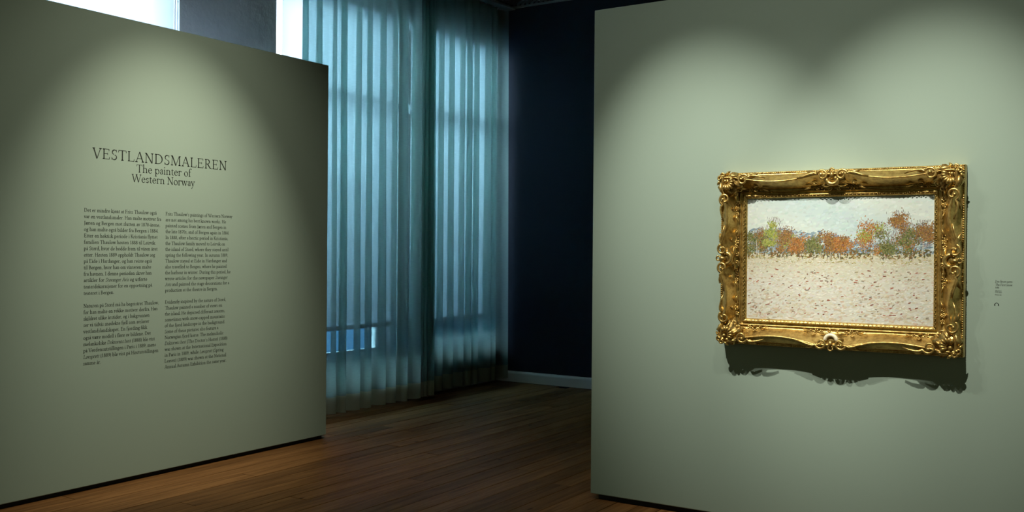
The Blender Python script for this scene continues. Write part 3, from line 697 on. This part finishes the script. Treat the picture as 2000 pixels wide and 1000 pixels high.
for ax, sg in SIDES:
    half = HW if ax == 'x' else HH; N = 96; b = MB(); np_ = len(profile(0.1))
    for i in range(N + 1):
        t = -1 + 2 * i / N; s0 = t * (half + FW)
        pr = profile(crest(s0, half + FW))
        for u, d in pr: b.v.append(side_pt(ax, sg, t * (half + u), u, d))
    b.f = [(i * np_ + k, i * np_ + k + 1, (i + 1) * np_ + k + 1, (i + 1) * np_ + k) for i in range(N) for k in range(np_ - 1)]
    rail = b.build('frame_rail', M['gold'], fp, fix=True)
    for p in rail.data.polygons: p.use_smooth = True
    bd = MB(); L = half + FW - 0.004; n = int(2 * L / 0.0115)   # beaded outer edge
    for i in range(n + 1):
        s0 = -L + 2 * L * i / n
        c = side_pt(ax, sg, s0, 0.1415, 0.043); big = i % 4 == 0
        bd.ball(c, *((0.0062, 0.006, 0.0045) if (ax == 'x') == big or big else (0.0036, 0.0036, 0.0036)), n=6, m=4)
    o = bd.build('bead_edge', M['gold'], rail, smooth=True); o['kind'] = 'stuff'
    bd = MB(); L = half + 0.008; n = int(2 * L / 0.0105)          # running ornament of the sight edge
    for i in range(n):
        s0 = -L + 2 * L * (i + 0.5) / n; q = 0.0075 if i % 2 else 0.0125
        a_ = side_pt(ax, sg, s0 - 0.0045, q - 0.003, 0.031); m_ = side_pt(ax, sg, s0, q + 0.003, 0.0385 if i % 3 else 0.036); c_ = side_pt(ax, sg, s0 + 0.0045, q - 0.001, 0.032)
        bd.tube([a_, m_, c_], [0.0012, 0.0030, 0.0012], 5)
    o = bd.build('sight_ornament', M['gold2'], rail, smooth=True); o['kind'] = 'stuff'
# --- carved ornament
def leaf(mb, P, base, direc, L, wd, d0, d1, curl=0.0, n=6):
    """pointed leaf with raised midrib; P maps (a, b, depth) to local space"""
    dx, dy = direc; l = math.hypot(dx, dy); dx, dy = dx / l, dy / l; vs = []
    for i in range(n + 1):
        t = i / n; w_ = wd * math.sin(PI * min(1, t * 0.92 + 0.08)) ** 0.75 * (1 + 0.18 * math.sin(t * 19))
        cx = base[0] + dx * L * t - dy * curl * L * t * t; cy = base[1] + dy * L * t + dx * curl * L * t * t
        d = d0 + (d1 - d0) * t + 0.010 * math.sin(PI * t)
        for k, (o_, dd) in enumerate(((-1, -0.008), (-0.5, 0.001), (0, 0.004), (0.5, 0.001), (1, -0.008))):
            vs.append(P(cx - dy * w_ * o_, cy + dx * w_ * o_, d + dd * (0.3 + 0.7 * math.sin(PI * t))))
    fs = [(i * 5 + k, i * 5 + k + 1, (i + 1) * 5 + k + 1, (i + 1) * 5 + k) for i in range(n) for k in range(4)]
    mb.add(vs, fs)
def scroll(mb, P, c, r0, a0, turns, d, rad, hand=1, tail=None, n=30):
    pts = []; rr = []
    if tail:
        for (a, b_, dd, r_) in tail: pts.append(P(a, b_, dd)); rr.append(r_)
    for i in range(n + 1):
        t = i / n; ang = a0 + hand * turns * 2 * PI * t; r_ = r0 * (1 - 0.72 * t)
        pts.append(P(c[0] + r_ * math.cos(ang), c[1] + r_ * math.sin(ang), d + 0.006 * t)); rr.append(rad * (1 - 0.35 * t))
    mb.tube(pts, rr, 8); mb.ball(pts[-1], rad * 1.25)
def flower(mb, P, c, r, d, seed=0):
    for k in range(5):
        a = 2 * PI * k / 5 + seed; q = P(c[0] + r * 0.62 * math.cos(a), c[1] + r * 0.62 * math.sin(a), d)
        mb.ball(q, r * 0.44, r * 0.35, r * 0.44, 7, 4)
    mb.ball(P(c[0], c[1], d + r * 0.25), r * 0.26, n=6, m=4)
def bits(P, name, fn, parent, mat='gold'):
    mb = MB(); fn(mb); return mb.build(name, M[mat], parent, smooth=True, fix=True)
for sx in (-1, 1):
    for sz in (-1, 1):
        OX_, OZ_ = sx * (HW + FW), OZ + sz * (HH + FW)
        P = lambda a, c, d: (OX_ - sx * a, -d - DB, OZ_ - sz * c)
        mb = MB()                               # rocaille ground of the corner
        ring = []; cen = P(0.066, 0.066, 0.098)
        K = 28
        for k in range(K):
            t = 2 * PI * k / K; rr_ = 0.058 + 0.009 * math.sin(5 * t + 1) + 0.005 * math.sin(9 * t)
            ring.append((0.066 + rr_ * math.cos(t) * 1.05, 0.066 + rr_ * math.sin(t) * 1.05))
        vs = [cen] + [P(a, c, 0.095 + 0.006 * (k % 2)) for k, (a, c) in enumerate(ring)] + [P(a * 1.0, c * 1.0, 0.045) for a, c in ring]
        fs = [(0, 1 + k, 1 + (k + 1) % K) for k in range(K)] + [(1 + k, 1 + K + k, 1 + K + (k + 1) % K, 1 + (k + 1) % K) for k in range(K)]
        mb.add(vs, fs); co = mb.build('corner_ornament', M['gold2'], fp, smooth=True, fix=True)
        for k in range(7):                      # scallop shell fanning to the inside of the corner
            a = PI / 4 + (k - 3) * 0.36; l0, l1 = 0.012, 0.054 - 0.003 * abs(k - 3)
            def rib(m_, a=a, l0=l0, l1=l1):
                pts = [P(0.052 + (l0 + (l1 - l0) * t) * math.cos(a), 0.052 + (l0 + (l1 - l0) * t) * math.sin(a), 0.103 + 0.014 * math.sin(PI * t * 0.8)) for t in (0, 0.25, 0.5, 0.75, 0.92, 1)]
                m_.tube(pts, [0.003, 0.0055, 0.0075, 0.0085, 0.0075, 0.004], 7)
            bits(P, 'shell_rib', rib, co)
        bits(P, 'shell_boss', lambda m_: m_.ball(P(0.05, 0.05, 0.112), 0.011, 0.009, 0.011), co)
        for sw in (0, 1):
            Q = (lambda a, c, d: P(a, c, d)) if sw == 0 else (lambda a, c, d: P(c, a, d))
            bits(Q, 'scroll', lambda m_: scroll(m_, Q, (0.150, 0.046), 0.033, -0.4, 1.15, 0.104, 0.0075, -1, [(0.275, 0.040, 0.106, 0.004), (0.245, 0.030, 0.108, 0.005), (0.215, 0.024, 0.108, 0.0065), (0.193, 0.024, 0.107, 0.007)]), co)
            bits(Q, 'scroll', lambda m_: scroll(m_, Q, (0.118, 0.098), 0.022, 2.6, 1.0, 0.070, 0.0055, 1, [(0.085, 0.045, 0.10, 0.004), (0.088, 0.075, 0.09, 0.005)]), co)
            bits(Q, 'scroll', lambda m_: scroll(m_, Q, (0.034, 0.016), 0.019, 0.8, 1.1, 0.100, 0.0062, 1), co)
            bits(Q, 'leaf', lambda m_: leaf(m_, Q, (0.06, 0.02), (1, -0.10), 0.06, 0.013, 0.10, 0.10, 0.25), co)
            bits(Q, 'leaf', lambda m_: leaf(m_, Q, (0.175, 0.030), (1, -0.16), 0.055, 0.014, 0.098, 0.075, -0.2), co)
            bits(Q, 'leaf', lambda m_: leaf(m_, Q, (0.10, 0.075), (1, 0.75), 0.055, 0.012, 0.088, 0.048, -0.35), co)
            bits(Q, 'leaf', lambda m_: leaf(m_, Q, (0.085, 0.06), (1, 0.1), 0.05, 0.011, 0.104, 0.085, 0.5), co)
            bits(Q, 'leaf', lambda m_: leaf(m_, Q, (0.012, 0.045), (-0.3, 1), 0.03, 0.009, 0.10, 0.085, 0.4), co)
            for i, (a, c, r_) in enumerate(((0.172, 0.098, 0.014), (0.203, 0.094, 0.0155), (0.232, 0.095, 0.012))):
                bits(Q, 'flower', lambda m_: flower(m_, Q, (a, c), r_, surf(0.10, FW - c) + 0.005, i), co)
            bits(Q, 'leaf', lambda m_: (leaf(m_, Q, (0.238, 0.094), (1, 0.12), 0.042, 0.006, 0.05, 0.046, 0.2), leaf(m_, Q, (0.19, 0.086), (1, -0.5), 0.028, 0.006, 0.06, 0.062, 0.3), leaf(m_, Q, (0.19, 0.104), (1, 0.35), 0.024, 0.005, 0.046, 0.042, -0.3)), co)
for ax, sg in SIDES:
    P = lambda s, c, d: side_pt(ax, sg, s, FW - c, d)       # s along the side, c in from the outer edge
    mb = MB(); K = 30
    ring = [((0.056 + 0.008 * math.sin(4 * t)) * math.cos(t), 0.050 + (0.036 + 0.005 * math.sin(6 * t + 1)) * math.sin(t)) for t in [2 * PI * k / K for k in range(K)]]
    vs = [P(0, 0.05, 0.10)] + [P(a, c, 0.088) for a, c in ring] + [P(a, c, 0.05) for a, c in ring]
    mb.add(vs, [(0, 1 + k, 1 + (k + 1) % K) for k in range(K)] + [(1 + k, 1 + K + k, 1 + K + (k + 1) % K, 1 + (k + 1) % K) for k in range(K)])
    ce = mb.build('centre_ornament', M['gold2'], fp, smooth=True, fix=True)
    for m in (-1, 1):
        Q = lambda s, c, d: P(m * s, c, d)
        bits(Q, 'scroll', lambda m_: scroll(m_, Q, (0.050, 0.036), 0.031, -0.2, 1.1, 0.106, 0.0075, -1, [(0.185, 0.046, 0.107, 0.004), (0.150, 0.038, 0.108, 0.005), (0.118, 0.027, 0.108, 0.0065), (0.094, 0.022, 0.108, 0.007)]), ce)
        bits(Q, 'leaf', lambda m_: leaf(m_, Q, (0.085, 0.028), (1, -0.15), 0.06, 0.014, 0.098, 0.078, -0.2), ce)
        bits(Q, 'leaf', lambda m_: leaf(m_, Q, (0.02, 0.085), (1, 0.25), 0.05, 0.009, 0.07, 0.055, -0.3), ce)
        bits(Q, 'scroll', lambda m_: scroll(m_, Q, (0.022, 0.100), 0.012, 0.5, 0.9, 0.052, 0.004, 1), ce)
        for i, (a, c, r_) in enumerate(((0.066, 0.090, 0.013), (0.092, 0.094, 0.0145), (0.119, 0.094, 0.012))):
            bits(Q, 'flower', lambda m_: flower(m_, Q, (a, c), r_, surf(0.11, FW - c) + 0.005, i), ce)
        bits(Q, 'leaf', lambda m_: (leaf(m_, Q, (0.125, 0.094), (1, 0.1), 0.04, 0.006, 0.05, 0.046, 0.2), leaf(m_, Q, (0.09, 0.08), (1, -0.5), 0.026, 0.006, 0.062, 0.064, 0.3)), ce)
    arch = lambda m_: m_.tube([P(0.030 * math.cos(a), 0.052 + 0.030 * math.sin(a), 0.098) for a in [PI * (-0.02 + 1.04 * k / 14) for k in range(15)]], [0.007] + [0.0105] * 13 + [0.007], 10)
    if ax == 'x' and sg == -1: bits(P, 'arch_crest', arch, ce, 'ivory')['label'] = 'pale ivory arch at the bottom centre'
    else: bits(P, 'arch_crest', arch, ce)
    bits(P, 'shell_drop', lambda m_: (m_.tube([P(0, 0.055, 0.104), P(0, 0.035, 0.110), P(0, 0.020, 0.108)], [0.007, 0.011, 0.009], 8), m_.tube([P(0.012 * math.cos(a), 0.012 + 0.012 * math.sin(a), 0.107) for a in [2 * PI * k / 16 for k in range(17)]], 0.0045, 7)), ce)
